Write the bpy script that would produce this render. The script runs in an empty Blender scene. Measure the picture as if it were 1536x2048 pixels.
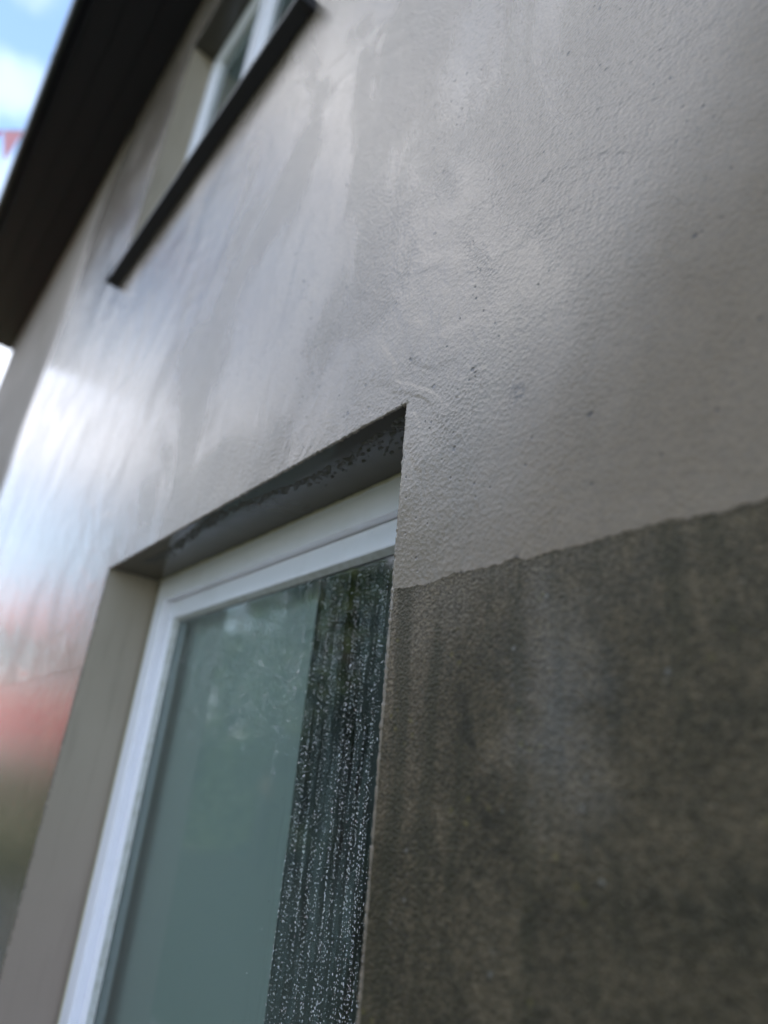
import bpy, math, random
import numpy as np
from mathutils import Vector, Matrix
random.seed(7); rng = np.random.default_rng(11)
S = bpy.context.scene
COL = S.collection
R = math.radians

# ------------------------------------------------------------------ camera
cam_d = bpy.data.cameras.new('camera'); cam = bpy.data.objects.new('camera', cam_d); COL.objects.link(cam)
RM = [(-0.65244, 0.75339, 0.08198), (0.25696, 0.32169, -0.91131), (0.71295, 0.57351, 0.40347)]
rt = Vector((-RM[0][0], RM[0][1], RM[0][2])); dn = Vector((-RM[1][0], RM[1][1], RM[1][2])); fw = Vector((-RM[2][0], RM[2][1], RM[2][2]))
m = Matrix((rt, -dn, -fw)).transposed().to_4x4(); m.translation = Vector((0, -0.5, 1.5))
cam.matrix_world = m
cam_d.sensor_fit = 'HORIZONTAL'; cam_d.sensor_width = 36; cam_d.lens = 36 * 1289.5 / 1536
cam_d.clip_start = 0.02; cam_d.clip_end = 2000
cam_d.dof.use_dof = True; cam_d.dof.focus_distance = 0.89; cam_d.dof.aperture_fstop = 2.0
S.camera = cam

# ------------------------------------------------------------------ sky, sun, exposure
SUN_EL, SUN_AZ = R(37), R(38)            # azimuth from +Y towards +X: behind the house, so the wall is in shade
W = bpy.data.worlds.new('World'); S.world = W; W.use_nodes = True
class NT:
    def __init__(s, t): s.t = t; t.nodes.clear()
    def n(s, typ, **k):
        x = s.t.nodes.new(typ)
        for a, b in k.items(): setattr(x, a, b)
        return x
    def put(s, sock, v):
        if isinstance(v, bpy.types.NodeSocket): s.t.links.new(v, sock)
        elif v is not None: sock.default_value = v
    def math(s, op, a, b=None, c=None, clamp=False):
        x = s.n('ShaderNodeMath', operation=op, use_clamp=clamp)
        for i, v in enumerate((a, b, c)):
            if v is not None: s.put(x.inputs[i], v)
        return x.outputs[0]
    def vmath(s, op, a, b=None):
        x = s.n('ShaderNodeVectorMath', operation=op)
        s.put(x.inputs[0], a)
        if b is not None: s.put(x.inputs[1], b)
        return x.outputs['Value' if op in ('DOT_PRODUCT', 'LENGTH', 'DISTANCE') else 'Vector']
    def ramp(s, f, a, b, lo=0.0, hi=1.0, smooth=True):
        x = s.n('ShaderNodeMapRange', interpolation_type='SMOOTHSTEP' if smooth else 'LINEAR')
        s.put(x.inputs[0], f); x.inputs[1].default_value = a; x.inputs[2].default_value = b
        x.inputs[3].default_value = lo; x.inputs[4].default_value = hi
        return x.outputs[0]
    def mix(s, f, a, b, blend='MIX'):
        x = s.n('ShaderNodeMix', data_type='RGBA', blend_type=blend)
        s.put(x.inputs[0], f); s.put(x.inputs[6], col(a)); s.put(x.inputs[7], col(b))
        return x.outputs[2]
    def noise(s, v, scale, detail=3, rough=.5, dist=0.0, out=0):
        x = s.n('ShaderNodeTexNoise'); s.put(x.inputs['Vector'], v)
        x.inputs['Scale'].default_value = scale; x.inputs['Detail'].default_value = detail
        x.inputs['Roughness'].default_value = rough; x.inputs['Distortion'].default_value = dist
        return x.outputs[out]
    def vor(s, v, scale, out=0, feature='F1', rand=1.0):
        x = s.n('ShaderNodeTexVoronoi', feature=feature); s.put(x.inputs['Vector'], v)
        x.inputs['Scale'].default_value = scale; x.inputs['Randomness'].default_value = rand
        return x.outputs[out]
    def mapping(s, v, loc=(0, 0, 0), rot=(0, 0, 0), sc=(1, 1, 1)):
        x = s.n('ShaderNodeMapping'); s.put(x.inputs[0], v)
        x.inputs[1].default_value = loc; x.inputs[2].default_value = rot; x.inputs[3].default_value = sc
        return x.outputs[0]
    def bump(s, h, strength, dist, normal=None):
        x = s.n('ShaderNodeBump'); s.put(x.inputs['Height'], h)
        s.put(x.inputs['Strength'], strength); x.inputs['Distance'].default_value = dist
        if normal is not None: s.put(x.inputs['Normal'], normal)
        return x.outputs[0]
def col(c):
    if isinstance(c, tuple) and len(c) == 3: return (*c, 1)
    return c

w = NT(W.node_tree)
sky = w.n('ShaderNodeTexSky', sky_type='NISHITA', sun_disc=False, sun_elevation=SUN_EL, sun_rotation=SUN_AZ)
sky.air_density = 1.3; sky.dust_density = 0.6; sky.ozone_density = 1.5
gd = w.vmath('NORMALIZE', w.n('ShaderNodeTexCoord').outputs['Generated'])
def dirv(az_wall, el):                   # azimuth measured from the wall's line (towards -X) outward (-Y)
    a, e = R(az_wall), R(el)
    return (-math.cos(a) * math.cos(e), -math.sin(a) * math.cos(e), math.sin(e))
def blob(az, el, r0, r1, amp):
    d = w.vmath('DOT_PRODUCT', dist_dir, dirv(az, el))
    return w.math('MULTIPLY', w.ramp(d, math.cos(R(r1)), math.cos(R(r0))), amp)
nz = w.noise(gd, 3.0, 5, .6, out=1)
dist_dir = w.vmath('NORMALIZE', w.vmath('ADD', gd, w.vmath('SCALE', w.vmath('SUBTRACT', nz, (.5, .5, .5)))))
for l in list(w.t.nodes):
    if l.bl_idname == 'ShaderNodeVectorMath' and l.operation == 'SCALE': l.inputs['Scale'].default_value = 0.22
flat = w.vmath('DIVIDE', gd, (1, 1, 1))
sep = w.n('ShaderNodeSeparateXYZ'); w.put(sep.inputs[0], gd)
zc = w.math('ADD', w.math('MAXIMUM', sep.outputs[2], 0.0), 0.22)
cmb = w.n('ShaderNodeCombineXYZ'); w.put(cmb.inputs[0], w.math('DIVIDE', sep.outputs[0], zc)); w.put(cmb.inputs[1], w.math('DIVIDE', sep.outputs[1], zc)); cmb.inputs[2].default_value = 3.3
cn = w.noise(cmb.outputs[0], 1.15, 7, .58, 0.3)
base_c = w.ramp(cn, .42, .62)            # scattered cloud all over the sky
tot = w.math('MULTIPLY', base_c, .8)
for az, el, r0, r1, amp in ((13, 30, 5, 17, 1.0), (6, 20, 3, 8, .5), (22, 32, 4, 14, .9), (24, 22, 3, 10, .7), (37, 52, 7, 19, 1.0), (24, 64, 2, 10, .9), (58, 44, 6, 18, .8)):
    tot = w.math('MAXIMUM', tot, blob(az, el, r0, r1, amp))
for az, el, r0, r1, amp in ((14, 46, 1, 9, .75), (44, 61, 1, 7, .8), (4, 43, 7, 16, 1.2)):
    tot = w.math('SUBTRACT', tot, blob(az, el, r0, r1, amp))
tot = w.math('MAXIMUM', tot, blob(3.6, 45.5, .3, 3.4, .13))
tot = w.math('MAXIMUM', tot, blob(0.4, 39, .5, 2.6, .14))
tot = w.math('MAXIMUM', tot, blob(7.5, 53, .2, 2.5, .12))
tot = w.math('MULTIPLY', tot, 1.0, clamp=True)
shade = w.ramp(w.noise(dist_dir, 6.0, 5, .6), .36, .58)
ccol = w.mix(shade, (2.9, 3.0, 3.6), (7.8, 7.75, 7.9))
horiz = w.ramp(sep.outputs[2], 0.0, .45, .45, 0)
skyc = w.mix(horiz, sky.outputs[0], (3.2, 3.7, 4.3))
ccol = w.mix(w.ramp(sep.outputs[2], .15, .68, 1, 0), ccol, w.mix(1.0, ccol, (.50, .52, .58), 'MULTIPLY'))
fin = w.mix(tot, skyc, ccol)
bg = w.n('ShaderNodeBackground'); w.put(bg.inputs[0], fin); bg.inputs[1].default_value = 0.15
out = w.n('ShaderNodeOutputWorld'); w.t.links.new(bg.outputs[0], out.inputs[0])

sun_d = bpy.data.lights.new('sun', 'SUN'); sun_d.energy = 4.0; sun_d.angle = R(0.5); sun_d.color = (1, .95, .88)
sun = bpy.data.objects.new('sun', sun_d); COL.objects.link(sun)
sd = Vector((math.sin(SUN_AZ) * math.cos(SUN_EL), math.cos(SUN_AZ) * math.cos(SUN_EL), math.sin(SUN_EL)))
sun.rotation_euler = sd.to_track_quat('Z', 'Y').to_euler()
S.view_settings.view_transform = 'Standard'; S.view_settings.look = 'None'
S.view_settings.exposure = 1.75; S.view_settings.gamma = 1.0; S.view_settings.use_curve_mapping = False
S.render.engine = 'CYCLES'; S.cycles.use_denoising = True
S.cycles.max_bounces = 10; S.cycles.transparent_max_bounces = 12; S.cycles.sample_clamp_indirect = 6

# ------------------------------------------------------------------ materials
def mat(name, color=(.5, .5, .5), rough=.5, metal=0, spec=.5, bump=None):
    M = bpy.data.materials.new(name); M.use_nodes = True
    t = NT(M.node_tree); b = t.n('ShaderNodeBsdfPrincipled'); o = t.n('ShaderNodeOutputMaterial')
    t.t.links.new(b.outputs[0], o.inputs[0])
    b.inputs['Base Color'].default_value = (*color, 1); b.inputs['Roughness'].default_value = rough
    b.inputs['Metallic'].default_value = metal; b.inputs['Specular IOR Level'].default_value = spec
    t.b = b; t.o = o; t.P = t.n('ShaderNodeTexCoord').outputs['Object']
    if bump: 
        sc, st, ds = bump
        t.put(b.inputs['Normal'], t.bump(t.noise(t.P, sc, 4, .6), st, ds))
    return M, t

# wet coating over smooth trowelled render
M_COAT, t = mat('wet_coating')
P = t.P
big = t.noise(P, 1.3, 4, .55, 1.2)
med = t.noise(t.mapping(P, rot=(0, R(38), 0), sc=(1, 1, .34)), 5.0, 4, .6, 1.6)
fine = t.noise(P, 130, 3, .6)
cells = t.vor(P, 170)
c = t.mix(t.ramp(big, .3, .7), (.182, .142, .103), (.228, .182, .135))
c = t.mix(t.ramp(t.noise(t.mapping(P, sc=(1, 1, .18)), 7, 4, .6), .5, .8, 0, .45), c, (.115, .100, .082))
c = t.mix(t.ramp(t.noise(P, 90, 4, .7), .35, .75, 0, .3), c, (.105, .097, .088))
pits = t.math('MULTIPLY', t.ramp(t.vor(t.vmath('ADD', P, t.vmath('MULTIPLY', t.noise(P, 60, 3, out=1), (.006, .006, .006))), 21), .04, .10, 1, 0), t.ramp(t.noise(P, 3.1, 3), .40, .50))
pits2 = t.math('MULTIPLY', t.ramp(t.vor(t.mapping(P, loc=(3, 1, 2)), 52), .05, .14, 1, 0), t.ramp(t.noise(P, 5.1, 3), .48, .56))
pits = t.math('MAXIMUM', pits, pits2)
# a scuffed smudge to the right of the window corner
smd = t.vmath('DISTANCE', t.vmath('ADD', P, t.vmath('MULTIPLY', t.noise(P, 40, 4, .7, out=1), (.03, .03, .03))), (-.381, .015, 1.955))
smudge = t.math('MULTIPLY', t.ramp(smd, .004, .019, 1, 0), t.ramp(t.noise(P, 200, 3), .4, .6))
c = t.mix(t.ramp(t.noise(P, 420, 2, .7), .3, .7, .30, 0), c, (.075, .068, .06))
blem = t.math('MULTIPLY', t.ramp(t.noise(P, 9, 6, .72, .8), .60, .74), .35)
c = t.mix(blem, c, (.085, .072, .058))
c = t.mix(t.math('MULTIPLY', t.math('MAXIMUM', pits, smudge), .8), c, (.035, .033, .035))
t.put(t.b.inputs['Base Color'], c)
rough_patch = t.ramp(t.noise(t.mapping(P, rot=(0, R(30), 0), sc=(1, 1, .5)), 2.4, 4, .6, 1.0), .42, .62)
gr = t.math('ADD', t.math('MULTIPLY', fine, .6), t.math('MULTIPLY', cells, .7))
n1 = t.bump(big, .6, .014)
n2 = t.bump(med, .5, .0054, n1)
lines = t.noise(t.mapping(P, rot=(0, R(52), 0), sc=(1, 1, .12)), 16, 5, .65, 2.2)
n2 = t.bump(lines, .4, .0014, n2)
arcs = t.n('ShaderNodeTexWave', wave_type='BANDS', bands_direction='Z'); t.put(arcs.inputs['Vector'], t.mapping(t.vmath('ADD', P, t.vmath('MULTIPLY', t.noise(P, 2.6, 3, out=1), (.35, 0, .35))), rot=(0, R(-34), 0)))
arcs.inputs['Scale'].default_value = 3.2; arcs.inputs['Distortion'].default_value = 5.0; arcs.inputs['Detail'].default_value = 3; arcs.inputs['Detail Scale'].default_value = 1.6
n2 = t.bump(t.math('MULTIPLY', t.ramp(arcs.outputs['Fac'], .40, 1.0), t.ramp(t.noise(P, 2.1, 2), .48, .62)), .5, .0018, n2)
gx = t.n('ShaderNodeSeparateXYZ'); t.put(gx.inputs[0], P)
gst = t.math('MULTIPLY', t.ramp(rough_patch, 0, 1, .38, .95), t.ramp(gx.outputs[0], -2.6, -1.5, .35, 1))
n3 = t.bump(gr, gst, .0014, n2)
n3 = t.bump(t.noise(P, 380, 2, .7), .6, .0007, n3)
n3 = t.bump(t.math('SUBTRACT', 1.0, pits), .6, .001, n3)
t.put(t.b.inputs['Normal'], n3)
sx = t.n('ShaderNodeSeparateXYZ'); t.put(sx.inputs[0], P)
dryx = t.math('ADD', sx.outputs[0], t.math('MULTIPLY', t.math('SUBTRACT', t.noise(t.mapping(P, sc=(1, 1, .4)), 2.2, 4, .6), .5), .55))
dry = t.ramp(dryx, -4.95, -4.55, 1, 0)             # the far end of the wall has already dried
du = t.math('SUBTRACT', t.math('ADD', sx.outputs[0], .53), t.math('MULTIPLY', t.math('SUBTRACT', sx.outputs[2], 1.77), .85))
du = t.math('ADD', du, t.math('MULTIPLY', t.math('SUBTRACT', t.noise(P, 3.2, 4, .6), .5), .35))
dryr = t.ramp(du, -.12, .30)
dry = t.math('MAXIMUM', dry, t.math('MULTIPLY', dryr, .9))
t.put(t.b.inputs['Roughness'], t.math('ADD', t.math('MULTIPLY', t.ramp(rough_patch, 0, 1, .20, .31), t.ramp(sx.outputs[0], -2.2, -1.3, .72, 1)), t.math('MULTIPLY', dry, .45)))
t.put(t.b.inputs['Specular IOR Level'], t.math('SUBTRACT', .8, t.math('MULTIPLY', dry, .6)))

# old weathered render, algae stained
M_OLD, t = mat('weathered_render')
P = t.P
gr1 = t.noise(P, 240, 4, .7); gr2 = t.vor(P, 300); blot = t.noise(P, 7, 5, .68, .6); blot2 = t.noise(P, 21, 4, .65, .3)
streak = t.noise(t.mapping(P, sc=(1, 1, .10)), 22, 4, .6)
c = t.mix(t.ramp(blot, .36, .66), (.048, .038, .018), (.122, .094, .055))
c = t.mix(t.ramp(blot2, .42, .62, 0, .65), c, (.026, .024, .011))
clump = t.noise(P, 62, 4, .65, .5)
c = t.mix(t.ramp(clump, .46, .66, 0, .4), c, (.160, .122, .072))
c = t.mix(t.ramp(clump, .32, .46, .4, 0), c, (.028, .023, .011))
sx = t.n('ShaderNodeSeparateXYZ'); t.put(sx.inputs[0], P)
nearw = t.math('MULTIPLY', t.ramp(sx.outputs[0], -.62, -.44, 1, 0), t.ramp(sx.outputs[2], 1.42, 1.74))
c = t.mix(t.math('MULTIPLY', nearw, t.ramp(blot, .3, .6, .35, .9)), c, (.250, .198, .140))
topb = t.math('MULTIPLY', t.ramp(sx.outputs[2], 1.60, 1.74, 0, .75), t.ramp(sx.outputs[0], -.45, -.15, 1, .1))
c = t.mix(t.math('MULTIPLY', topb, t.ramp(blot2, .35, .6, .3, 1)), c, (.175, .146, .112))
cg = t.vor(P, 320, out=1); cs = t.n('ShaderNodeSeparateColor'); t.put(cs.inputs[0], cg)
c = t.mix(t.ramp(gr1, .38, .60, .7, 0), c, (.014, .012, .006))
c = t.mix(t.ramp(cs.outputs[0], .70, .95, 0, .22), c, (.20, .16, .10))
c = t.mix(t.ramp(cs.outputs[1], .70, .95, 0, .4), c, (.020, .017, .008))
c = t.mix(t.ramp(t.noise(P, 260, 2), .6, .75, 0, .5), c, (.19, .17, .13))
c = t.mix(t.ramp(streak, .50, .66, 0, .62), c, (.022, .022, .009))
lich = t.math('MULTIPLY', t.ramp(t.vor(P, 60), .10, .24, 1, 0), t.ramp(t.noise(P, 13, 3), .53, .62))
def stain(a, b, r0, r1):
    va = Vector(a); vb = Vector(b); d = vb - va
    ap = t.vmath('SUBTRACT', t.vmath('ADD', P, t.vmath('MULTIPLY', t.noise(P, 34, 5, .75, out=1), (.034, 0, .030))), tuple(va + Vector((.017, 0, .015))))
    q = t.math('DIVIDE', t.vmath('DOT_PRODUCT', ap, tuple(d)), d.length_squared, clamp=True)
    x = t.n('ShaderNodeVectorMath', operation='SCALE'); x.inputs[0].default_value = d; t.put(x.inputs['Scale'], q)
    return t.ramp(t.vmath('DISTANCE', ap, x.outputs[0]), r0, r1, 1, 0)
stn = t.math('MAXIMUM', stain((-.470, 0, 1.605), (-.455, 0, 1.545), .002, .014), t.math('MULTIPLY', stain((-.448, 0, 1.53), (-.41, 0, 1.44), .003, .030), .85))
stn = t.math('MAXIMUM', stn, t.math('MULTIPLY', stain((-.36, 0, 1.43), (-.37, 0, 1.30), .006, .05), .6))
c = t.mix(t.math('MULTIPLY', stn, t.ramp(clump, .35, .6, .75, .3)), c, (.012, .012, .005))
c = t.mix(t.math('MULTIPLY', lich, .45), c, (.14, .12, .035))
pale = t.math('MULTIPLY', t.ramp(t.vor(t.mapping(P, loc=(5, 3, 1)), 48), .07, .15, 1, 0), t.ramp(t.noise(P, 9, 2), .54, .6))
c = t.mix(t.math('MULTIPLY', pale, .4), c, (.26, .26, .24))
t.put(t.b.inputs['Base Color'], c)
hh = t.math('ADD', gr1, t.math('MULTIPLY', gr2, .8))
n1 = t.bump(blot2, .4, .003)

wd = t.vmath('LENGTH', t.vmath('MULTIPLY', t.vmath('ADD', t.vmath('SUBTRACT', P, (-.355, .03, 1.585)), t.vmath('MULTIPLY', t.vmath('SUBTRACT', t.noise(P, 14, 4, .65, out=1), (.5, .5, .5)), (.14, .1, .16))), (1.25, 0, .62)))
wet = t.math('MULTIPLY', t.ramp(wd, .005, .10, 1, 0), .8)
leftwet = t.ramp(sx.outputs[0], -1.75, -1.5, 1, 0)
t.put(t.b.inputs['Normal'], t.bump(hh, t.math('SUBTRACT', 1.0, t.math('MULTIPLY', leftwet, .85)), .0026, n1))
wet = t.math('MAXIMUM', wet, leftwet)
t.put(t.b.inputs['Roughness'], t.math('SUBTRACT', t.math('SUBTRACT', .58, t.math('MULTIPLY', wet, .30)), t.math('MULTIPLY', leftwet, .09)))
t.put(t.b.inputs['Specular IOR Level'], t.math('ADD', .28, t.math('MULTIPLY', wet, .6)))

M_REV, t = mat('reveal_coating', rough=.55)
P = t.P
c = t.mix(t.noise(P, 4, 4, .6), (.31, .262, .20), (.36, .308, .245))
c = t.mix(t.ramp(t.noise(t.mapping(P, sc=(1, 1, .12)), 26, 3), .5, .8, 0, .4), c, (.17, .155, .12))
sp = t.n('ShaderNodeSeparateXYZ'); t.put(sp.inputs[0], P)
c = t.mix(t.ramp(sp.outputs[2], 1.0, 1.65, .55, 0), c, (.30, .225, .195))
t.put(t.b.inputs['Base Color'], c)
t.put(t.b.inputs['Normal'], t.bump(t.noise(P, 160, 3, .6), .35, .0012))
t.b.inputs['Specular IOR Level'].default_value = .3

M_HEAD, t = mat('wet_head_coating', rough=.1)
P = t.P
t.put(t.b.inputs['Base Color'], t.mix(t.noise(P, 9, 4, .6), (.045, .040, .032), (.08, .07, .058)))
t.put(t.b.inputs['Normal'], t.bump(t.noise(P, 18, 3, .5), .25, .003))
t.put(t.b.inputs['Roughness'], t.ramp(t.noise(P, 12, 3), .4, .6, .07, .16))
M_DRIP, t = mat('wet_drips', (.075, .07, .058), .08)
M_PVC, t = mat('white_upvc', (.74, .76, .80), .22)
t.put(t.b.inputs['Base Color'], t.mix(t.ramp(t.noise(t.P, 11, 5, .65), .45, .75, 0, .35), (.87, .86, .92), (.72, .71, .73)))
t.put(t.b.inputs['Normal'], t.bump(t.noise(t.P, 8, 2), .08, .004))
M_PVCD, t = mat('dirty_upvc_edge', (.50, .51, .50), .4)
t.put(t.b.inputs['Base Color'], t.mix(t.ramp(t.noise(t.mapping(t.P, sc=(1, 1, 1)), 45, 4, .7), .4, .65), (.50, .51, .50), (.40, .40, .37)))
M_SEAL, t = mat('yellowed_sealant', (.42, .38, .26), .5, bump=(60, .5, .003))
M_GASK, t = mat('black_rubber', (.015, .016, .018), .45)
M_SOFF, t = mat('black_soffit_board', (.004, .004, .011), .6, bump=(25, .2, .002))
M_GUT, t = mat('black_gutter', (.008, .008, .014), .32)
M_SILL, t = mat('black_painted_sill', (.010, .009, .010), .5, bump=(70, .5, .002))
M_ROOF, t = mat('roof_slate', (.06, .06, .065), .6, bump=(20, .4, .01))
M_ROOM, t = mat('room_plaster', (.13, .125, .115), .9, bump=(12, .2, .003))
M_CARP, t = mat('room_carpet', (.08, .075, .07), .95, bump=(80, .5, .003))
M_BLIND, t = mat('blind_fabric', (.40, .52, .51), .8)
t.put(t.b.inputs['Base Color'], t.mix(t.noise(t.P, 2.2, 3), (.66, .72, .68), (.72, .76, .74)))
t.put(t.b.inputs['Normal'], t.bump(t.noise(t.P, 500, 2), .2, .0005))

# glass: clear sheet with a film of condensation between the tracks of running drops
M_GLASS = bpy.data.materials.new('misted_glass'); M_GLASS.use_nodes = True
t = NT(M_GLASS.node_tree); P = t.n('ShaderNodeTexCoord').outputs['Object']
tr = t.n('ShaderNodeBsdfTransparent'); tr.inputs[0].default_value = (.86, .92, .90, 1)
gl = t.n('ShaderNodeBsdfGlossy'); gl.inputs['Roughness'].default_value = .015
fr = t.n('ShaderNodeFresnel'); fr.inputs[0].default_value = 1.85
mx = t.n('ShaderNodeMixShader'); t.put(mx.inputs[0], fr.outputs[0]); t.put(mx.inputs[1], tr.outputs[0]); t.put(mx.inputs[2], gl.outputs[0])
df = t.n('ShaderNodeBsdfDiffuse'); df.inputs[0].default_value = (.50, .66, .62, 1)
df2 = t.n('ShaderNodeBsdfTranslucent'); df2.inputs[0].default_value = (.5, .56, .58, 1)
dm = t.n('ShaderNodeMixShader'); dm.inputs[0].default_value = .3; t.put(dm.inputs[1], df.outputs[0]); t.put(dm.inputs[2], df2.outputs[0])
warp = t.vmath('ADD', P, t.vmath('MULTIPLY', t.noise(P, 7, 2, out=1), (.05, 0, 0)))
st = t.noise(t.mapping(warp, sc=(1, 1, .045)), 48, 3, .6)
st2 = t.noise(t.mapping(P, sc=(1, 1, .12)), 160, 2, .6)
fog = t.math('MULTIPLY', t.ramp(t.math('ADD', t.math('MULTIPLY', st, .7), t.math('MULTIPLY', st2, .3)), .45, .57), t.ramp(t.noise(P, 3, 3), .3, .6, .45, 1))
t.put(mx.inputs[0], fr.outputs[0])
sg = t.n('ShaderNodeSeparateXYZ'); t.put(sg.inputs[0], P)
wz = t.math('ADD', sg.outputs[0], t.math('MULTIPLY', t.noise(P, 4, 3), .10))
side = t.ramp(wz, -1.06, -.93)
topf = t.math('MULTIPLY', t.ramp(sg.outputs[2], 1.55, 1.90), t.ramp(t.noise(P, 6, 3), .35, .6))
where = t.math('MAXIMUM', side, t.math('MULTIPLY', topf, .7))
patch = t.ramp(t.noise(t.mapping(warp, sc=(1, 1, .16)), 13, 3, .6), .36, .56)
fog = t.math('MAXIMUM', t.math('MULTIPLY', fog, .5), t.math('MULTIPLY', patch, t.math('ADD', .45, t.math('MULTIPLY', fog, .55))))
mx2 = t.n('ShaderNodeMixShader'); t.put(mx2.inputs[0], t.math('ADD', t.math('MULTIPLY', t.math('MULTIPLY', fog, where), .17), t.ramp(side, 0, 1, .075, .010))); t.put(mx2.inputs[1], mx.outputs[0]); t.put(mx2.inputs[2], dm.outputs[0])  # even veil over the left glass, added to brighten the dim blind behind
o = t.n('ShaderNodeOutputMaterial'); t.t.links.new(mx2.outputs[0], o.inputs[0])
M_DROP, t = mat('water_drop', (.95, .98, 1), .02)
t.b.inputs['Transmission Weight'].default_value = .72; t.b.inputs['IOR'].default_value = 1.33

M_GRASS, t = mat('grass', (.05, .08, .02), .9)
t.put(t.b.inputs['Base Color'], t.mix(t.noise(t.P, .6, 6, .7), (.045, .058, .024), (.085, .095, .045)))
M_PATIO, t = mat('concrete_path', (.26, .25, .23), .8, bump=(30, .4, .004))
t.put(t.b.inputs['Base Color'], t.mix(t.noise(t.P, 3, 6, .7), (.34, .33, .31), (.46, .45, .42)))
def leafmat(n, a, b):
    M, t = mat(n, a, .5)
    t.put(t.b.inputs['Base Color'], t.mix(t.noise(t.P, 1.3, 4, .7), a, b))
    t.b.inputs['Specular IOR Level'].default_value = .3
    return M
M_LEAF = leafmat('leaves_dark', (.022, .045, .012), (.05, .085, .022)); M_LEAF2 = leafmat('leaves_mid', (.035, .06, .014), (.075, .11, .03))
M_BARK, t = mat('bark', (.07, .055, .04), .9, bump=(14, .8, .03))
M_BRICK, t = mat('red_brick', (.30, .06, .045), .8)
br = t.n('ShaderNodeTexBrick'); t.put(br.inputs[0], t.mapping(t.P, rot=(R(90), 0, 0))); br.inputs['Scale'].default_value = 4.4
br.inputs['Color1'].default_value = (.52, .030, .035, 1); br.inputs['Color2'].default_value = (.42, .024, .03, 1); br.inputs['Mortar'].default_value = (.32, .09, .09, 1)
t.put(t.b.inputs['Base Color'], br.outputs[0])
M_OLD2, t = mat('added_wall_render', (.10, .105, .09), .9, bump=(30, .4, .01))
M_RTILE, t = mat('red_roof_tile', (.42, .09, .06), .7, bump=(9, .4, .02))
M_PEB, t = mat('pale_grey_render', (.42, .45, .50), .8, bump=(40, .3, .01))
M_RED, t = mat('red_pennant', (.60, .008, .035), .7); M_PINK, t = mat('pale_pink_pennant', (.72, .30, .34), .7)
M_CORD, t = mat('cord', (.5, .5, .5), .8); M_POLE, t = mat('pole_metal', (.35, .36, .37), .4, .6)
M_CLEAR, t = mat('dark_window_glass', (.02, .025, .03), .05)

# ------------------------------------------------------------------ mesh helpers
class MB:
    """x is counted to the left of the camera along the wall; it is flipped to world -X here."""
    def __init__(s): s.v = []; s.f = []
    def add(s, vs, fs):
        o = len(s.v); s.v += [(-a, b, c) for a, b, c in vs]; s.f += [tuple(o + i for i in f) for f in fs]
    def quad(s, a, b, c, d): s.add([a, b, c, d], [(0, 1, 2, 3)])
    def box(s, x0, x1, y0, y1, z0, z1):
        vs = [(x, y, z) for x in (x0, x1) for y in (y0, y1) for z in (z0, z1)]
        s.add(vs, [(0, 1, 3, 2), (4, 6, 7, 5), (0, 4, 5, 1), (2, 3, 7, 6), (0, 2, 6, 4), (1, 5, 7, 3)])
    def tube(s, pts, r, n=8):
        pts = [Vector(p) for p in pts]; vs = []; fs = []
        for i, p in enumerate(pts):
            d = (pts[min(i + 1, len(pts) - 1)] - pts[max(i - 1, 0)]).normalized()
            u = d.cross(Vector((0.02, .01, 1)) if abs(d.z) < .9 else Vector((1, .01, 0))).normalized(); q = d.cross(u)
            rr = r[i] if isinstance(r, (list, tuple)) else r
            for k in range(n):
                a = 2 * math.pi * k / n; vs.append(tuple(p + (u * math.cos(a) + q * math.sin(a)) * rr))
        for i in range(len(pts) - 1):
            for k in range(n): fs.append((i * n + k, i * n + (k + 1) % n, (i + 1) * n + (k + 1) % n, (i + 1) * n + k))
        fs.append(tuple(range(n))); fs.append(tuple(range((len(pts) - 1) * n, len(pts) * n)))
        s.add(vs, fs)
    def prism_x(s, prof, x0, x1):                     # profile of (y,z) run along x
        n = len(prof)
        vs = [(x0, y, z) for y, z in prof] + [(x1, y, z) for y, z in prof]
        s.add(vs, [(i, (i + 1) % n, n + (i + 1) % n, n + i) for i in range(n)] + [tuple(range(n)), tuple(range(n, 2 * n))])
    def build(s, name, m, parent=None, smooth=False, bevel=0, kind=None):
        me = bpy.data.meshes.new(name); me.from_pydata(s.v, [], s.f); me.materials.append(m)
        if smooth: me.polygons.foreach_set('use_smooth', [True] * len(me.polygons))
        me.update(); o = bpy.data.objects.new(name, me); COL.objects.link(o)
        if bevel:
            b = o.modifiers.new('bevel', 'BEVEL'); b.width = bevel; b.segments = 2; b.limit_method = 'ANGLE'
        if parent: 
            o.parent = parent; o.matrix_parent_inverse = Matrix.Translation(-world_loc(parent))
        if kind: o['kind'] = kind
        return o
def world_loc(p):
    l = Vector(p.location)
    return l if p.type == 'EMPTY' else Vector((0, 0, 0))
def empty(name, label=None, cat=None, loc=(0, 0, 0), group=None, parent=None):
    o = bpy.data.objects.new(name, None); COL.objects.link(o); o.location = loc; o.empty_display_size = .1
    if label: o['label'] = label
    if cat: o['category'] = cat
    if group: o['group'] = group
    if parent: o.parent = parent
    return o

# ------------------------------------------------------------------ ground
g = MB(); g.quad((-300, -300, 0), (300, -300, 0), (300, 300, 0), (-300, 300, 0)); g.build('ground', M_GRASS, kind='structure')
g = MB(); g.box(-4, 10, -1.5, -0.004, -.05, .05); g.build('path', M_PATIO, kind='structure')

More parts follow.
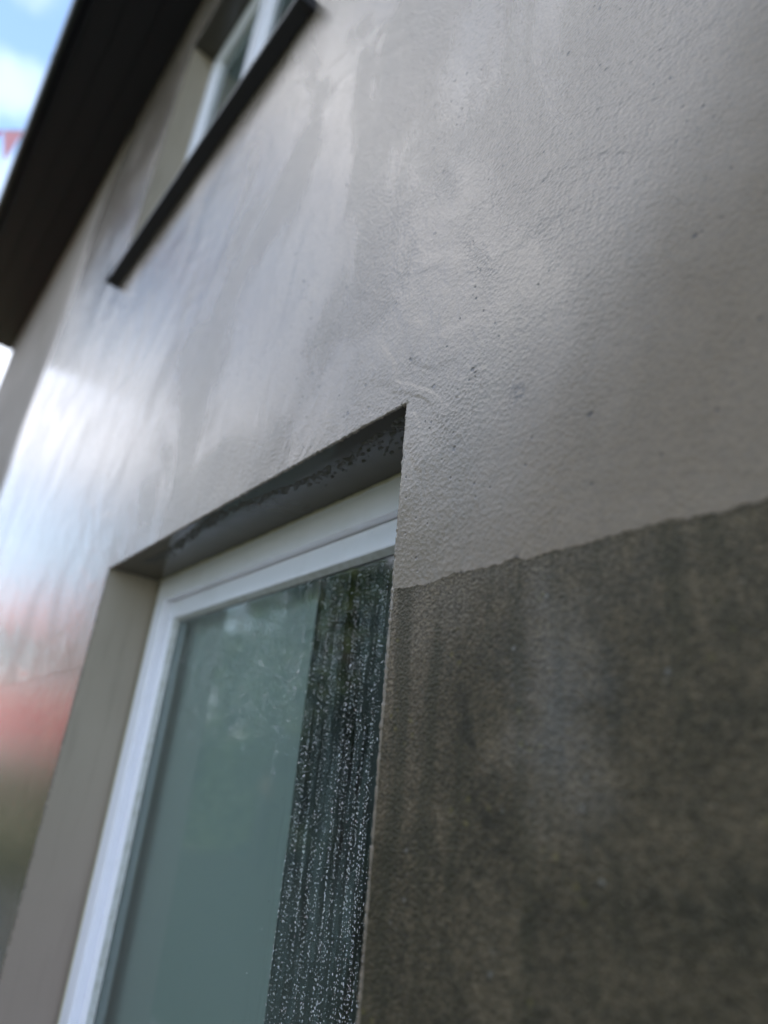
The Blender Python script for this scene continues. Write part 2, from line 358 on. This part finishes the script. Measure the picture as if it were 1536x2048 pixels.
# ------------------------------------------------------------------ house
XR, XL, ZT = -4.0, 8.80, 6.65                          # right end, left end, eaves
WX0, WX1, WZ0, WZ1 = .59, 1.805, .75, 2.016            # lower window opening
UX0, UX1, UZ0, UZ1 = 1.30, 3.03, 3.806, 5.868          # upper window opening
house = empty('house', 'rendered house with half coated wet grey wall and black eaves', 'house')
def zb(x):
    return 1.7315 + .0085 * (x - .157) + .0012 * math.sin(x * 31) + .0008 * math.sin(x * 77 + 1)
def wall_rects(mb, y, rects):
    for x0, x1, z0, z1 in rects: mb.quad((x0, y, z0), (x1, y, z0), (x1, y, z1), (x0, y, z1))
# old render, bare below the coating's edge (the coating sits 1.8 mm proud and overlaps it)
o = MB(); wall_rects(o, 0.0, [(XR, WX0, 0, 1.95), (WX1, XL, 0, 1.95), (WX0, WX1, 0, WZ0)])
o.build('weathered_render', M_OLD, house)
c = MB(); YC = -.0007
def strip(x0, x1, ztop):
    xs = np.arange(x0, x1, .0022 if x0 < 2 and x1 < 2 else .004); xs = np.append(xs[xs < x1 - 1e-4], x1)
    jig = 0; prev = None
    for x in xs:
        jig = .85 * jig + rng.normal(0, .0007)
        z = zb(x) + jig + max(0, rng.normal(0, .0005))
        cur = (x, z)
        if prev:
            c.quad((prev[0], YC, prev[1] + .0008), (x, YC, z + .0008), (x, YC, ztop), (prev[0], YC, ztop))
            c.quad((prev[0], 0.0005, prev[1]), (x, 0.0005, z), (x, YC, z + .0008), (prev[0], YC, prev[1] + .0008))
        prev = cur
strip(-.9, WX0, WZ1); strip(WX1, 4.0, WZ1)
wall_rects(c, YC, [(XR, -.9, zb(-.9), WZ1), (4.0, XL, zb(4), WZ1), (XR, XL, WZ1, UZ0), (XR, UX0, UZ0, UZ1), (UX1, XL, UZ0, UZ1), (XR, XL, UZ1, ZT)])
# gable returns and back of the house
c.quad((XL, YC, 0), (XL, 7, 0), (XL, 7, ZT), (XL, YC, ZT)); c.quad((XR, YC, 0), (XR, 7, 0), (XR, 7, ZT), (XR, YC, ZT))
c.quad((XR, 7, 0), (XL, 7, 0), (XL, 7, ZT), (XR, 7, ZT))
for xe in (XL, XR): c.add([(xe, YC, ZT), (xe, 7, ZT), (xe, 3.5, ZT + 2.9)], [(0, 1, 2)])
co = c.build('coated_render', M_COAT, house)
# rough nosings of coating along the window edges
def nosing(mb, p0, p1, r, n, amp):
    pts = []; rr = []; j = Vector((0, 0, 0))
    for i in range(n + 1):
        t_ = i / n; p = Vector(p0).lerp(Vector(p1), t_)
        j = j * .6 + Vector(rng.normal(0, amp, 3)); pts.append(p + j); rr.append(r * (1 + .25 * rng.normal()))
    mb.tube(pts, [max(r * .4, q) for q in rr], 7)
M_NOSE = M_COAT
for (p0, p1, r_, n_, a_) in (((WX0 - .002, .0012, WZ1 - .001), (WX1 + .001, .0012, WZ1 - .001), .0024, 520, .00045),
        ((WX1 + .001, .0008, WZ1), (WX1 + .001, .0008, WZ0), .0020, 400, .0003), ((WX0 + .0008, .0014, WZ1), (WX0 + .0008, .0014, WZ0), .0024, 500, .0002),
        ((UX1, .001, UZ1), (UX1, .001, UZ0), .003, 60, .0003), ((UX0, .001, UZ1), (UX1, .001, UZ1), .003, 60, .0003)):
    ns = MB(); nosing(ns, p0, p1, r_, n_, a_); ns.build('corner_bead', M_COAT, house, smooth=True)
# reveals
D = .145
for (x0, x1, z0, z1) in ((WX0, WX1, WZ0, WZ1), (UX0, UX1, UZ0, UZ1)):
    r = MB()
    r.quad((x0, YC, z0), (x0, D + .05, z0), (x0, D + .05, z1), (x0, YC, z1)); r.quad((x1, YC, z0), (x1, D + .05, z0), (x1, D + .05, z1), (x1, YC, z1))
    r.quad((x0, YC, z0), (x1, YC, z0), (x1, D + .05, z0), (x0, D + .05, z0))
    r.build('window_reveal', M_REV, house)
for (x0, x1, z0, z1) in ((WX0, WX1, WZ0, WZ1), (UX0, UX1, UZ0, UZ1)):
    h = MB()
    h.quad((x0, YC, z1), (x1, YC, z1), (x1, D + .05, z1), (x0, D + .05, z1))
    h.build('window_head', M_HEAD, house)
# wet lumps and hanging drips of coating under the window head
d = MB()
def blobm(mb, x, y, z, rx, ry, rz, n=8, down=1):
    vs = [(x + rx * math.cos(2 * math.pi * k / n), y + ry * math.sin(2 * math.pi * k / n), z) for k in range(n)]
    vs += [(x + .7 * rx * math.cos(2 * math.pi * k / n), y + .7 * ry * math.sin(2 * math.pi * k / n), z - .7 * rz) for k in range(n)] + [(x, y, z - rz)]
    mb.add(vs, [(k, (k + 1) % n, n + (k + 1) % n, n + k) for k in range(n)] + [(n + k, n + (k + 1) % n, 2 * n) for k in range(n)])
for i in range(620):
    x = rng.uniform(WX0 + .01, WX1 - .14); q = (x - WX0) / (WX1 - WX0)
    y = .030 + .014 * math.sin(x * 9) + abs(rng.normal(0, .011)) * (1 if q > .2 else 1.7)
    s_ = rng.uniform(.0014, .0046)
    blobm(d, x, y, WZ1 + .0002, s_ * rng.uniform(1, 1.8), s_ * rng.uniform(.6, 1.1), s_ * rng.uniform(.5, 1.2))
for i in range(46): blobm(d, rng.uniform(WX1 - .25, WX1 - .01), rng.uniform(.02, .13), WZ1 + .0002, .0018, .0014, .0012)
d.build('coating_drips', M_DRIP, house, smooth=True, kind='stuff')

# lower window --------------------------------------------------
def frame_ring(x0, x1, z0, z1, wd, y0, y1, name, m, parent, bev=.003, wtop=None):
    wt = wtop or wd
    b = MB(); b.box(x0, x1, y0, y1, z1 - wt, z1); b.build(name, m, parent, bevel=bev)
    b = MB(); b.box(x0, x1, y0, y1, z0, z0 + wd); b.build(name, m, parent, bevel=bev)
    b = MB(); b.box(x1 - wd, x1, y0 + .0004, y1, z0 + wd, z1 - wt); b.build(name, m, parent, bevel=bev)
    b = MB(); b.box(x0, x0 + wd, y0 + .0004, y1, z0 + wd, z1 - wt); b.build(name, m, parent, bevel=bev)
win = empty('window', parent=house); win['label'] = 'white framed ground floor window with rain beaded misted glass'
FZ1 = WZ1 - .0015
frame_ring(WX0 + .002, WX1 - .012, WZ0 + .03, FZ1, .058, D, D + .07, 'frame', M_PVC, win, wtop=.066)
ix0, ix1, iz0, iz1 = WX0 + .06, WX1 - .07, WZ0 + .088, FZ1 - .066
frame_ring(ix0 + .0015, ix1 - .0015, iz0 + .002, iz1 - .002, .040, D + .020, D + .065, 'sash', M_PVC, win, bev=.004, wtop=.051)
jx0, jx1, jz0, jz1 = ix0 + .0415, ix1 - .0415, iz0 + .042, iz1 - .053
def bead(pr, m, nm):                                     # sloping glazing bead all round
    (a0, y0), (a1, y1) = pr
    X0, X1, Z0, Z1 = jx0, jx1, jz0, jz1
    for kind in range(4):
        b = MB()
        def ring(a, y):
            return [(X0 + a, y, Z0 + a), (X1 - a, y, Z0 + a), (X1 - a, y, Z1 - a), (X0 + a, y, Z1 - a)]
        A, B = ring(a0, y0), ring(a1, y1)
        k, l = kind, (kind + 1) % 4
        b.quad(A[k], A[l], B[l], B[k])
        b.build(nm, m, win)
bead(((-.0005, D + .022), (.007, D + .0365)), M_PVCD, 'glazing_bead')
bead(((.007, D + .0365), (.0095, D + .0378)), M_GASK, 'gasket')
gx0, gx1, gz0, gz1 = jx0 - .005, jx1 + .005, jz0 - .005, jz1 + .005; GY = D + .038
b = MB(); b.quad((gx0, GY, gz1), (gx1, GY, gz1), (gx1, GY, gz0), (gx0, GY, gz0)); b.build('pane', M_GLASS, win)
b = MB(); b.tube([(WX1 - .012, D + .001, WZ0), (WX1 - .012, D + .001, WZ1)], .0035, 8)
nosing(b, (WX0, D, WZ1 - .001), (WX1, D, WZ1 - .001), .0035, 90, .0005); b.build('sealant', M_SEAL, win, smooth=True)
# sill board below (out of sight)
b = MB(); b.box(WX0 - .03, WX1 + .03, -.05, D, WZ0 - .012, WZ0 + .03); b.build('window_sill', M_SILL, house, bevel=.004)

# water drops on the glass
def drops(n_target):
    vs = []; fs = []
    K = 6
    ang = np.arange(K) * 2 * math.pi / K; ca, sa = np.cos(ang), np.sin(ang)
    xs = []; zs = []; ss = []
    # chained beads down drip tracks
    ntr = 300
    for i in range(ntr):
        x = gx0 + (gx1 - gx0) * rng.beta(.7, 1.9)
        strip_ = x < 1.03
        z = gz1 - (0.0 if rng.random() < .6 else rng.uniform(0, .5))
        zend = gz0 if strip_ else gz1 - abs(rng.normal(.10, .09)) - .03 - (.25 * rng.random() if x < 1.12 else 0)
        dx = 0; ph = rng.uniform(0, 6); am = rng.uniform(.001, .005)
        step = rng.uniform(.0045, .0095)
        on = True
        while z > zend:
            if rng.random() < .012: on = not on
            dx += rng.normal(0, .00012)
            if on and rng.random() < .8:
                xs.append(x + dx + am * math.sin(z * 11 + ph) + rng.normal(0, .0004)); zs.append(z); ss.append(rng.uniform(.35, 1.0) * step * .15)
            z -= step * rng.uniform(.7, 1.4)
    m_ = 27000
    x = gx0 + (gx1 - gx0) * rng.random(m_); z = gz1 - (gz1 - gz0) * rng.random(m_)
    clump = .5 + .5 * np.sin(x * 41 + 2.3 * np.sin(z * 7)) * np.sin(z * 23 + x * 17)
    keep = np.where(x < 1.02, .75, np.clip(1.15 - (gz1 - z) / .34, 0.004, 1) * 1.0)
    keep = keep * (.4 + .6 * clump) * np.where(x < 1.5, 1, .45)
    k = rng.random(m_) < keep; big_ = np.where(x[k] > 1.02, 1.5, 1.0)
    xs = np.concatenate([xs, x[k]]); zs = np.concatenate([zs, z[k]]); ss = np.concatenate([ss, big_ * np.clip(rng.lognormal(-7.65, .40, k.sum()), .00025, .0016)])
    ok = (xs > gx0 + .006) & (xs < gx1 - .008) & (zs < gz1 - .004) & (zs > gz0)
    xs, zs, ss = xs[ok], zs[ok], ss[ok]; n = len(xs)
    el = rng.uniform(1.0, 1.9, n)
    V = np.zeros((n, 2 * K + 1, 3))
    for k_ in range(K):
        V[:, k_, 0] = -(xs + ss * ca[k_]); V[:, k_, 1] = GY - .0002; V[:, k_, 2] = zs + ss * el * sa[k_]
        V[:, K + k_, 0] = -(xs + .7 * ss * ca[k_]); V[:, K + k_, 1] = GY - .0002 - .5 * ss; V[:, K + k_, 2] = zs - .12 * ss + .7 * ss * el * sa[k_]
    V[:, 2 * K, 0] = -xs; V[:, 2 * K, 1] = GY - .0002 - .72 * ss; V[:, 2 * K, 2] = zs - .2 * ss
    F = []
    for k_ in range(K):
        q = (k_ + 1) % K
        F += [(k_, q, K + q), (k_, K + q, K + k_), (K + k_, K + q, 2 * K)]
    F = np.array(F)[None] + (np.arange(n) * (2 * K + 1))[:, None, None]
    me = bpy.data.meshes.new('water_drops'); F = F.reshape(-1, 3); V = V.reshape(-1, 3)
    me.vertices.add(len(V)); me.vertices.foreach_set('co', V.ravel())
    me.loops.add(F.size); me.loops.foreach_set('vertex_index', F.ravel().astype(np.int32))
    me.polygons.add(len(F)); me.polygons.foreach_set('loop_start', (np.arange(len(F)) * 3).astype(np.int32)); me.polygons.foreach_set('loop_total', np.full(len(F), 3, np.int32))
    me.polygons.foreach_set('use_smooth', np.ones(len(F), bool))
    me.update(calc_edges=True); me.materials.append(M_DROP)
    ob = bpy.data.objects.new('water_drops', me); COL.objects.link(ob); ob.parent = win; ob['kind'] = 'stuff'
    print('drops', n)
drops(0)
# a few splashes on the left reveal and frame corner
for (y, z, s_) in ((.062, 1.872, .0022), (.085, 1.93, .0014), (.10, 1.80, .0013), (.04, 1.70, .0013), (.12, 1.60, .001)):
    n = 8; b = MB()
    for k in range(n):
        a0, a1 = 2 * math.pi * k / n, 2 * math.pi * (k + 1) / n
        b.add([(WX1, y + s_ * math.cos(a0), z + s_ * math.sin(a0)), (WX1, y + s_ * math.cos(a1), z + s_ * math.sin(a1)), (WX1 - s_ * .8, y, z)], [(0, 1, 2)])
    b.build('water_splash', M_DROP, house, smooth=True)

# room behind the lower window
rm = MB(); X0, X1, Y0, Y1, Z0, Z1 = -.6, 3.0, D + .12, 3.6, .2, 2.35
rm.quad((X0, Y1, Z0), (X1, Y1, Z0), (X1, Y1, Z1), (X0, Y1, Z1)); rm.quad((X0, Y0, Z0), (X0, Y1, Z0), (X0, Y1, Z1), (X0, Y0, Z1)); rm.quad((X1, Y0, Z0), (X1, Y1, Z0), (X1, Y1, Z1), (X1, Y0, Z1))
rm.quad((X0, Y0, Z1), (X1, Y0, Z1), (X1, Y1, Z1), (X0, Y1, Z1))
def around(mb, y, x0, x1, z0, z1, a0, a1, b0, b1):
    for q in ((a0, x0, b0, b1), (x1, a1, b0, b1), (x0, x1, b0, z0), (x0, x1, z1, b1)): wall_rects(mb, y, [q])
around(rm, Y0 + .0, WX0, WX1, WZ0, WZ1, X0, X1, Z0, Z1)
for xx in (WX0 + .001, WX1 - .001): rm.quad((xx, D + .06, WZ0), (xx, Y0, WZ0), (xx, Y0, WZ1), (xx, D + .06, WZ1))
rm.build('room', M_ROOM, house)
fl = MB(); fl.quad((X0, Y0, Z0), (X1, Y0, Z0), (X1, Y1, Z0), (X0, Y1, Z0)); fl.build('room_floor', M_CARP, house)
b = MB(); n = 40
for i in range(n):                                        # pale roller blind hanging just behind the left part of the glass
    xa, xb = 1.107 + (1.775 - 1.107) * i / n, 1.107 + (1.775 - 1.107) * (i + 1) / n
    ya, yb = D + .088 + .002 * math.sin(xa * 23), D + .088 + .002 * math.sin(xb * 23)
    b.quad((xa, ya, WZ0 + .02), (xb, yb, WZ0 + .02), (xb, yb, WZ1 - .01), (xa, ya, WZ1 - .01))
b.build('blind', M_BLIND, win, smooth=True)

# upper window --------------------------------------------------
uw = empty('window', parent=house); uw['label'] = 'white framed upper window above black sill under the eaves'
frame_ring(UX0, UX1 - .002, UZ0, UZ1 - .001, .065, D, D + .07, 'frame', M_PVC, uw, bev=.004)
b = MB(); b.box(2.215, 2.345, D + .002, D + .068, UZ0 + .065, UZ1 - .066); b.build('mullion', M_PVC, uw, bevel=.004)
for (a0, a1) in ((2.347, UX1 - .069), (UX0 + .067, 2.213)):
    frame_ring(a0, a1, UZ0 + .067, UZ1 - .068, .045, D + .018, D + .062, 'sash', M_PVC, uw, bev=.004)
    b = MB(); b.quad((a0 + .04, D + .04, UZ1 - .1), (a1 - .04, D + .04, UZ1 - .1), (a1 - .04, D + .04, UZ0 + .1), (a0 + .04, D + .04, UZ0 + .1)); b.build('pane', M_GLASS, uw)
b = MB(); b.prism_x([(-.060, 3.806), (-.060, 3.782), (-.050, 3.779), (-.0025, 3.774), (-.0025, 3.800), (D, 3.803), (D, 3.82)], 1.22, 2.955)
b.build('window_sill', M_SILL, house, bevel=.003)
b = MB(); b.prism_x([(-.063, 3.812), (-.063, 3.778), (-.003, 3.776), (-.003, 3.812)], 2.956, 2.974); b.build('sill_end_cap', M_SILL, house, bevel=.004)
b = MB(); b.prism_x([(-.063, 3.812), (-.063, 3.772), (-.003, 3.770), (-.003, 3.812)], 1.196, 1.219); b.build('sill_end_cap', M_SILL, house, bevel=.004)
rm = MB(); X0, X1, Y0, Y1, Z0, Z1 = .2, 4.2, D + .12, 3.6, 2.9, 6.2
rm.quad((X0, Y1, Z0), (X1, Y1, Z0), (X1, Y1, Z1), (X0, Y1, Z1)); rm.quad((X0, Y0, Z0), (X0, Y1, Z0), (X0, Y1, Z1), (X0, Y0, Z1)); rm.quad((X1, Y0, Z0), (X1, Y1, Z0), (X1, Y1, Z1), (X1, Y0, Z1))
rm.quad((X0, Y0, Z1), (X1, Y0, Z1), (X1, Y1, Z1), (X0, Y1, Z1)); rm.quad((X0, Y0, Z0), (X1, Y0, Z0), (X1, Y1, Z0), (X0, Y1, Z0))
around(rm, Y0, UX0, UX1, UZ0, UZ1, X0, X1, Z0, Z1); rm.build('room', M_ROOM, house)

# eaves ---------------------------------------------------------
XE = 9.04
for i, (y0, y1) in enumerate(((-.203, -.004), (-.408, -.211), (-.590, -.416))):
    b = MB(); b.box(XR - .2, XE, y0, y1, ZT - .012, ZT); b.build('soffit_board', M_SOFF, house, bevel=.002)
b = MB(); b.box(XR - .2, XE - .002, -.590, .05, ZT + .002, ZT + .02); b.build('soffit_light_stop', M_SOFF, house)  # unseen board added to stop light leaking through the soffit gaps
b = MB(); b.box(XR - .2, XE, -.614, -.594, ZT - .022, ZT + .19); b.build('fascia_board', M_SOFF, house, bevel=.002)
b = MB()                                                  # half round gutter
prof = [(-.668 + .055 * math.cos(a), ZT + .10 + .055 * math.sin(a)) for a in np.linspace(math.pi, 2 * math.pi, 13)] + [(-.668 + .050 * math.cos(a), ZT + .10 + .050 * math.sin(a)) for a in np.linspace(2 * math.pi, math.pi, 13)]
b.prism_x(prof, XR - .2, XE + .01); gut = b.build('gutter', M_GUT, house, smooth=False)
for i in range(13):
    x = -3.5 + i * 1.0; b = MB(); b.prism_x([(-.727, ZT + .10), (-.72, ZT + .07), (-.69, ZT + .042), (-.65, ZT + .042), (-.615, ZT + .06), (-.615, ZT + .11), (-.62, ZT + .07), (-.65, ZT + .05), (-.69, ZT + .05), (-.715, ZT + .075)], x, x + .02)
    b.build('gutter_bracket', M_GUT, gut)
b = MB()
for sgn in (0, 1):
    ya, yb = (-.70, 3.5) if sgn == 0 else (7.7, 3.5)
    za, zb_ = ZT + .17, ZT + 3.05
    b.add([(XR - .2, ya, za), (XE, ya, za), (XE, yb, zb_), (XR - .2, yb, zb_), (XR - .2, ya, za + .06), (XE, ya, za + .06), (XE, yb, zb_ + .06), (XR - .2, yb, zb_ + .06)],
          [(0, 1, 2, 3), (4, 5, 6, 7), (0, 1, 5, 4), (0, 3, 7, 4), (1, 2, 6, 5)])
b.build('roof', M_ROOF, house)

# ------------------------------------------------------------------ bunting on a line from the eaves to a tree
P0 = Vector((5.32, -.67, 6.70)); P1 = Vector((12.4, -6.6, 8.3))
bt = empty('bunting', 'line of red and pale pink pennants strung from the black eaves to a tree', 'bunting', (-P0.x, P0.y, P0.z))
pts = [P0.lerp(P1, i / 40) - Vector((0, 0, .5 * math.sin(math.pi * i / 40) * .12)) for i in range(41)]
b = MB(); b.tube(pts, .004, 5); b.build('cord', M_CORD, bt)
dl = (P1 - P0).length; k = 0; s_ = .08
while s_ < dl - .3:
    f_ = s_ / dl; a = P0.lerp(P1, f_) - Vector((0, 0, .06 * math.sin(math.pi * f_))); e = P0.lerp(P1, f_ + .225 / dl) - Vector((0, 0, .06 * math.sin(math.pi * f_)))
    mid = (a + e) / 2 + Vector((.02, .03, -.36))
    q = MB(); q.add([tuple(a), tuple(e), tuple(mid), tuple(a + Vector((0, .003, 0))), tuple(e + Vector((0, .003, 0))), tuple(mid + Vector((0, .003, 0)))], [(0, 1, 2), (3, 5, 4), (0, 1, 4, 3), (1, 2, 5, 4), (2, 0, 3, 5)])
    q.build('pennant', M_PINK if k % 2 == 0 else M_RED, bt); s_ += .24; k += 1

# ------------------------------------------------------------------ red brick neighbour seen mirrored in the wet wall
nb = empty('brick_house', 'red brick house with grey rendered upper floor and red tiled roof', 'house', (-20, -6, 0))
NX0, NX1, NY0, NY1 = 19.5, 26.5, -8.2, -2.2
b = MB(); b.box(NX0, NX1, NY0, NY1, 0, 3.55); b.build('brick_wall', M_BRICK, nb)
b = MB(); b.box(NX0 - .02, NX1 + .02, NY0 - .02, NY1 + .02, 3.55, 4.75); b.build('rendered_wall', M_PEB, nb)
b = MB(); ym = (NY0 + NY1) / 2
b.add([(NX0 - .4, NY0 - .4, 4.75), (NX1 + .4, NY0 - .4, 4.75), (NX1 + .4, NY1 + .4, 4.75), (NX0 - .4, NY1 + .4, 4.75), (NX0 + 1.8, ym, 6.6), (NX1 - 1.8, ym, 6.6)],
      [(0, 1, 2, 3), (0, 1, 5, 4), (2, 3, 4, 5), (0, 3, 4), (1, 2, 5)])
rf = b.build('roof', M_RTILE, nb)
b = MB(); b.box(22.2, 23, ym - .3, ym + .3, 6.2, 7.4); b.build('chimney', M_BRICK, rf)
for (y0, y1, z0, z1) in ((-7.4, -6.3, 3.75, 4.6), (-4.6, -3.6, 3.75, 4.6), (-7.4, -6.2, 1.2, 2.4), (-4.4, -3.3, 1.2, 2.4)):
    b = MB(); b.box(NX0 - .06, NX0 + .02, y0, y1, z0, z1); fo = b.build('window', M_PVC, nb)
    b = MB(); b.box(NX0 - .08, NX0 - .055, y0 + .08, y1 - .08, z0 + .08, z1 - .08); b.build('pane', M_CLEAR, fo)
b = MB(); b.box(NX0 - .05, NX0 + .02, -5.7, -4.85, 0, 2.1); b.build('door', M_PEB, nb)

gw = empty('added_wall', 'added grey rendered wall that cuts off the mirrored brick house low down', 'wall', (-18.4, -5, 0))  # unseen wall, put in so grey replaces red low in the wall's reflection
b = MB(); b.box(18.3, 18.5, -8.6, -1.6, 0, 1.75); b.build('wall', M_OLD2, gw); b = MB(); b.box(18.24, 18.56, -8.65, -1.55, 1.75, 1.82); b.build('coping', M_PATIO, gw, bevel=.01)
# ------------------------------------------------------------------ trees across the garden, mirrored in glass and wall
def tree_mesh(h, wdt, nleaf, seed, leaf=.11):
    g_ = np.random.default_rng(seed); nc = 46
    ctr = g_.normal(0, 1, (nc, 3)); ctr /= np.linalg.norm(ctr, axis=1)[:, None]; ctr *= (g_.random(nc) ** .45)[:, None]
    ctr *= np.array([wdt, wdt, h * .43]); ctr[:, 2] += h * .56
    rad = g_.uniform(.35, .8, nc) * wdt * .42
    idx = g_.integers(0, nc, nleaf); u = g_.normal(0, 1, (nleaf, 3)); u /= np.linalg.norm(u, axis=1)[:, None]
    p_ = ctr[idx] + u * (rad[idx] * g_.random(nleaf) ** .5)[:, None]
    a = g_.normal(0, 1, (nleaf, 3)); a /= np.linalg.norm(a, axis=1)[:, None]; b_ = np.cross(a, g_.normal(0, 1, (nleaf, 3))); b_ /= np.linalg.norm(b_, axis=1)[:, None]
    s2 = (leaf * g_.uniform(.6, 1.3, nleaf))[:, None]
    V = np.stack([p_ - a * s2, p_ + b_ * s2 * .45, p_ + a * s2, p_ - b_ * s2 * .45], 1).reshape(-1, 3)
    F = np.arange(nleaf * 4).reshape(-1, 4)
    me = bpy.data.meshes.new('crown'); me.from_pydata(V.tolist(), [], F.tolist())
    tb = MB(); tb.tube([(0, 0, 0), (.03, .02, h * .3), (-.03, .05, h * .62), (0, 0, h * .85)], [.17, .13, .08, .03], 9)
    for k_ in range(16):
        c_ = ctr[k_]; z0 = h * g_.uniform(.28, .6)
        tb.tube([(0, 0, z0), (-c_[0] * .5, c_[1] * .5, z0 + (c_[2] - z0) * .65), (-c_[0], c_[1], c_[2])], [.06, .035, .01], 6)
    return me, tb
labels = ['tall dark leafy tree nearest the brick house', 'broad leafy tree with open crown across the lawn', 'dark round crowned tree behind the lawn', 'slender mid green tree opposite the window', 'wide low spreading tree opposite the bare render', 'tall loose leafy tree at the far right of the row', 'small bushy tree in front of the taller row', 'mid green tree standing beyond the end of the hedge', 'dark tree behind the hedge next to the mid green one', 'mid green tree behind the hedge opposite the window', 'lower dark tree behind the middle of the hedge', 'tall dark tree behind the hedge opposite the dirty render', 'mid green tree behind the hedge at its right end']
protos = {}
for i, (az, dist_, h_, wd_, M_) in enumerate(((26.5, 13.6, 8.9, 2.1, M_LEAF), (33, 11.5, 7.9, 2.2, M_LEAF2), (42, 11, 8.6, 2.4, M_LEAF), (50, 12.0, 6.6, 1.9, M_LEAF2), (60, 11, 5.8, 2.3, M_LEAF), (72, 12.5, 7.4, 2.2, M_LEAF2), (36, 7.5, 3.4, 1.2, M_LEAF), (23.5, 19.5, 8.0, 2.6, M_LEAF2), (29.5, 19, 7.5, 2.6, M_LEAF), (36, 20, 7.8, 2.7, M_LEAF2), (44, 19, 7.2, 2.6, M_LEAF), (54, 18, 7.6, 2.8, M_LEAF), (66, 19, 7.0, 2.8, M_LEAF2))):
    me, tb = tree_mesh(h_, wd_, 5600 if i < 8 else 4600, 30 + i)
    me.materials.append(M_)
    x, y = dist_ * math.cos(R(az)), -.5 - dist_ * math.sin(R(az))
    tr_ = empty('tree', labels[i], 'tree', (-x, y, 0), 'trees across the lawn')
    cr = bpy.data.objects.new('crown', me); COL.objects.link(cr); cr.parent = tr_
    tk = tb.build('trunk', M_BARK); tk.parent = tr_

hg = np.random.default_rng(5)
hx0, hx1, nl = -2.0, 20.5, 90000
hx = hg.uniform(hx0, hx1, nl); top = 2.3 + .18 * np.sin(hx * 1.9) + .1 * np.sin(hx * 5.1)
side = hg.random(nl); yy = -8.2 + .55 * np.where(side < .7, 1, hg.uniform(-1, 1, nl)) + hg.normal(0, .07, nl); zz = np.where(side < .7, hg.random(nl), 1.0) * top + hg.normal(0, .06, nl)
yy = np.where(hg.random(nl) < .15, -8.75 + hg.normal(0, .06, nl), yy)
c_ = np.stack([-hx, yy, np.abs(zz)], 1); a = hg.normal(0, 1, (nl, 3)); a /= np.linalg.norm(a, axis=1)[:, None]; q = np.cross(a, hg.normal(0, 1, (nl, 3))); q /= np.linalg.norm(q, axis=1)[:, None]
s2 = hg.uniform(.05, .10, nl)[:, None]
V = np.stack([c_ - a * s2, c_ + q * s2 * .6, c_ + a * s2, c_ - q * s2 * .6], 1).reshape(-1, 3)
he = empty('hedge', 'tall clipped dark green hedge at the end of the lawn', 'hedge', (-5, -8.2, 0))
me = bpy.data.meshes.new('foliage'); me.from_pydata((V - np.array([-5, -8.2, 0])).tolist(), [], np.arange(nl * 4).reshape(-1, 4).tolist()); me.materials.append(M_LEAF)
fo = bpy.data.objects.new('foliage', me); COL.objects.link(fo); fo.parent = he
b = MB(); b.box(hx0 + .1, hx1 - .1, -8.6, -7.75, 0, 2.1); b.build('branches', M_BARK, he)
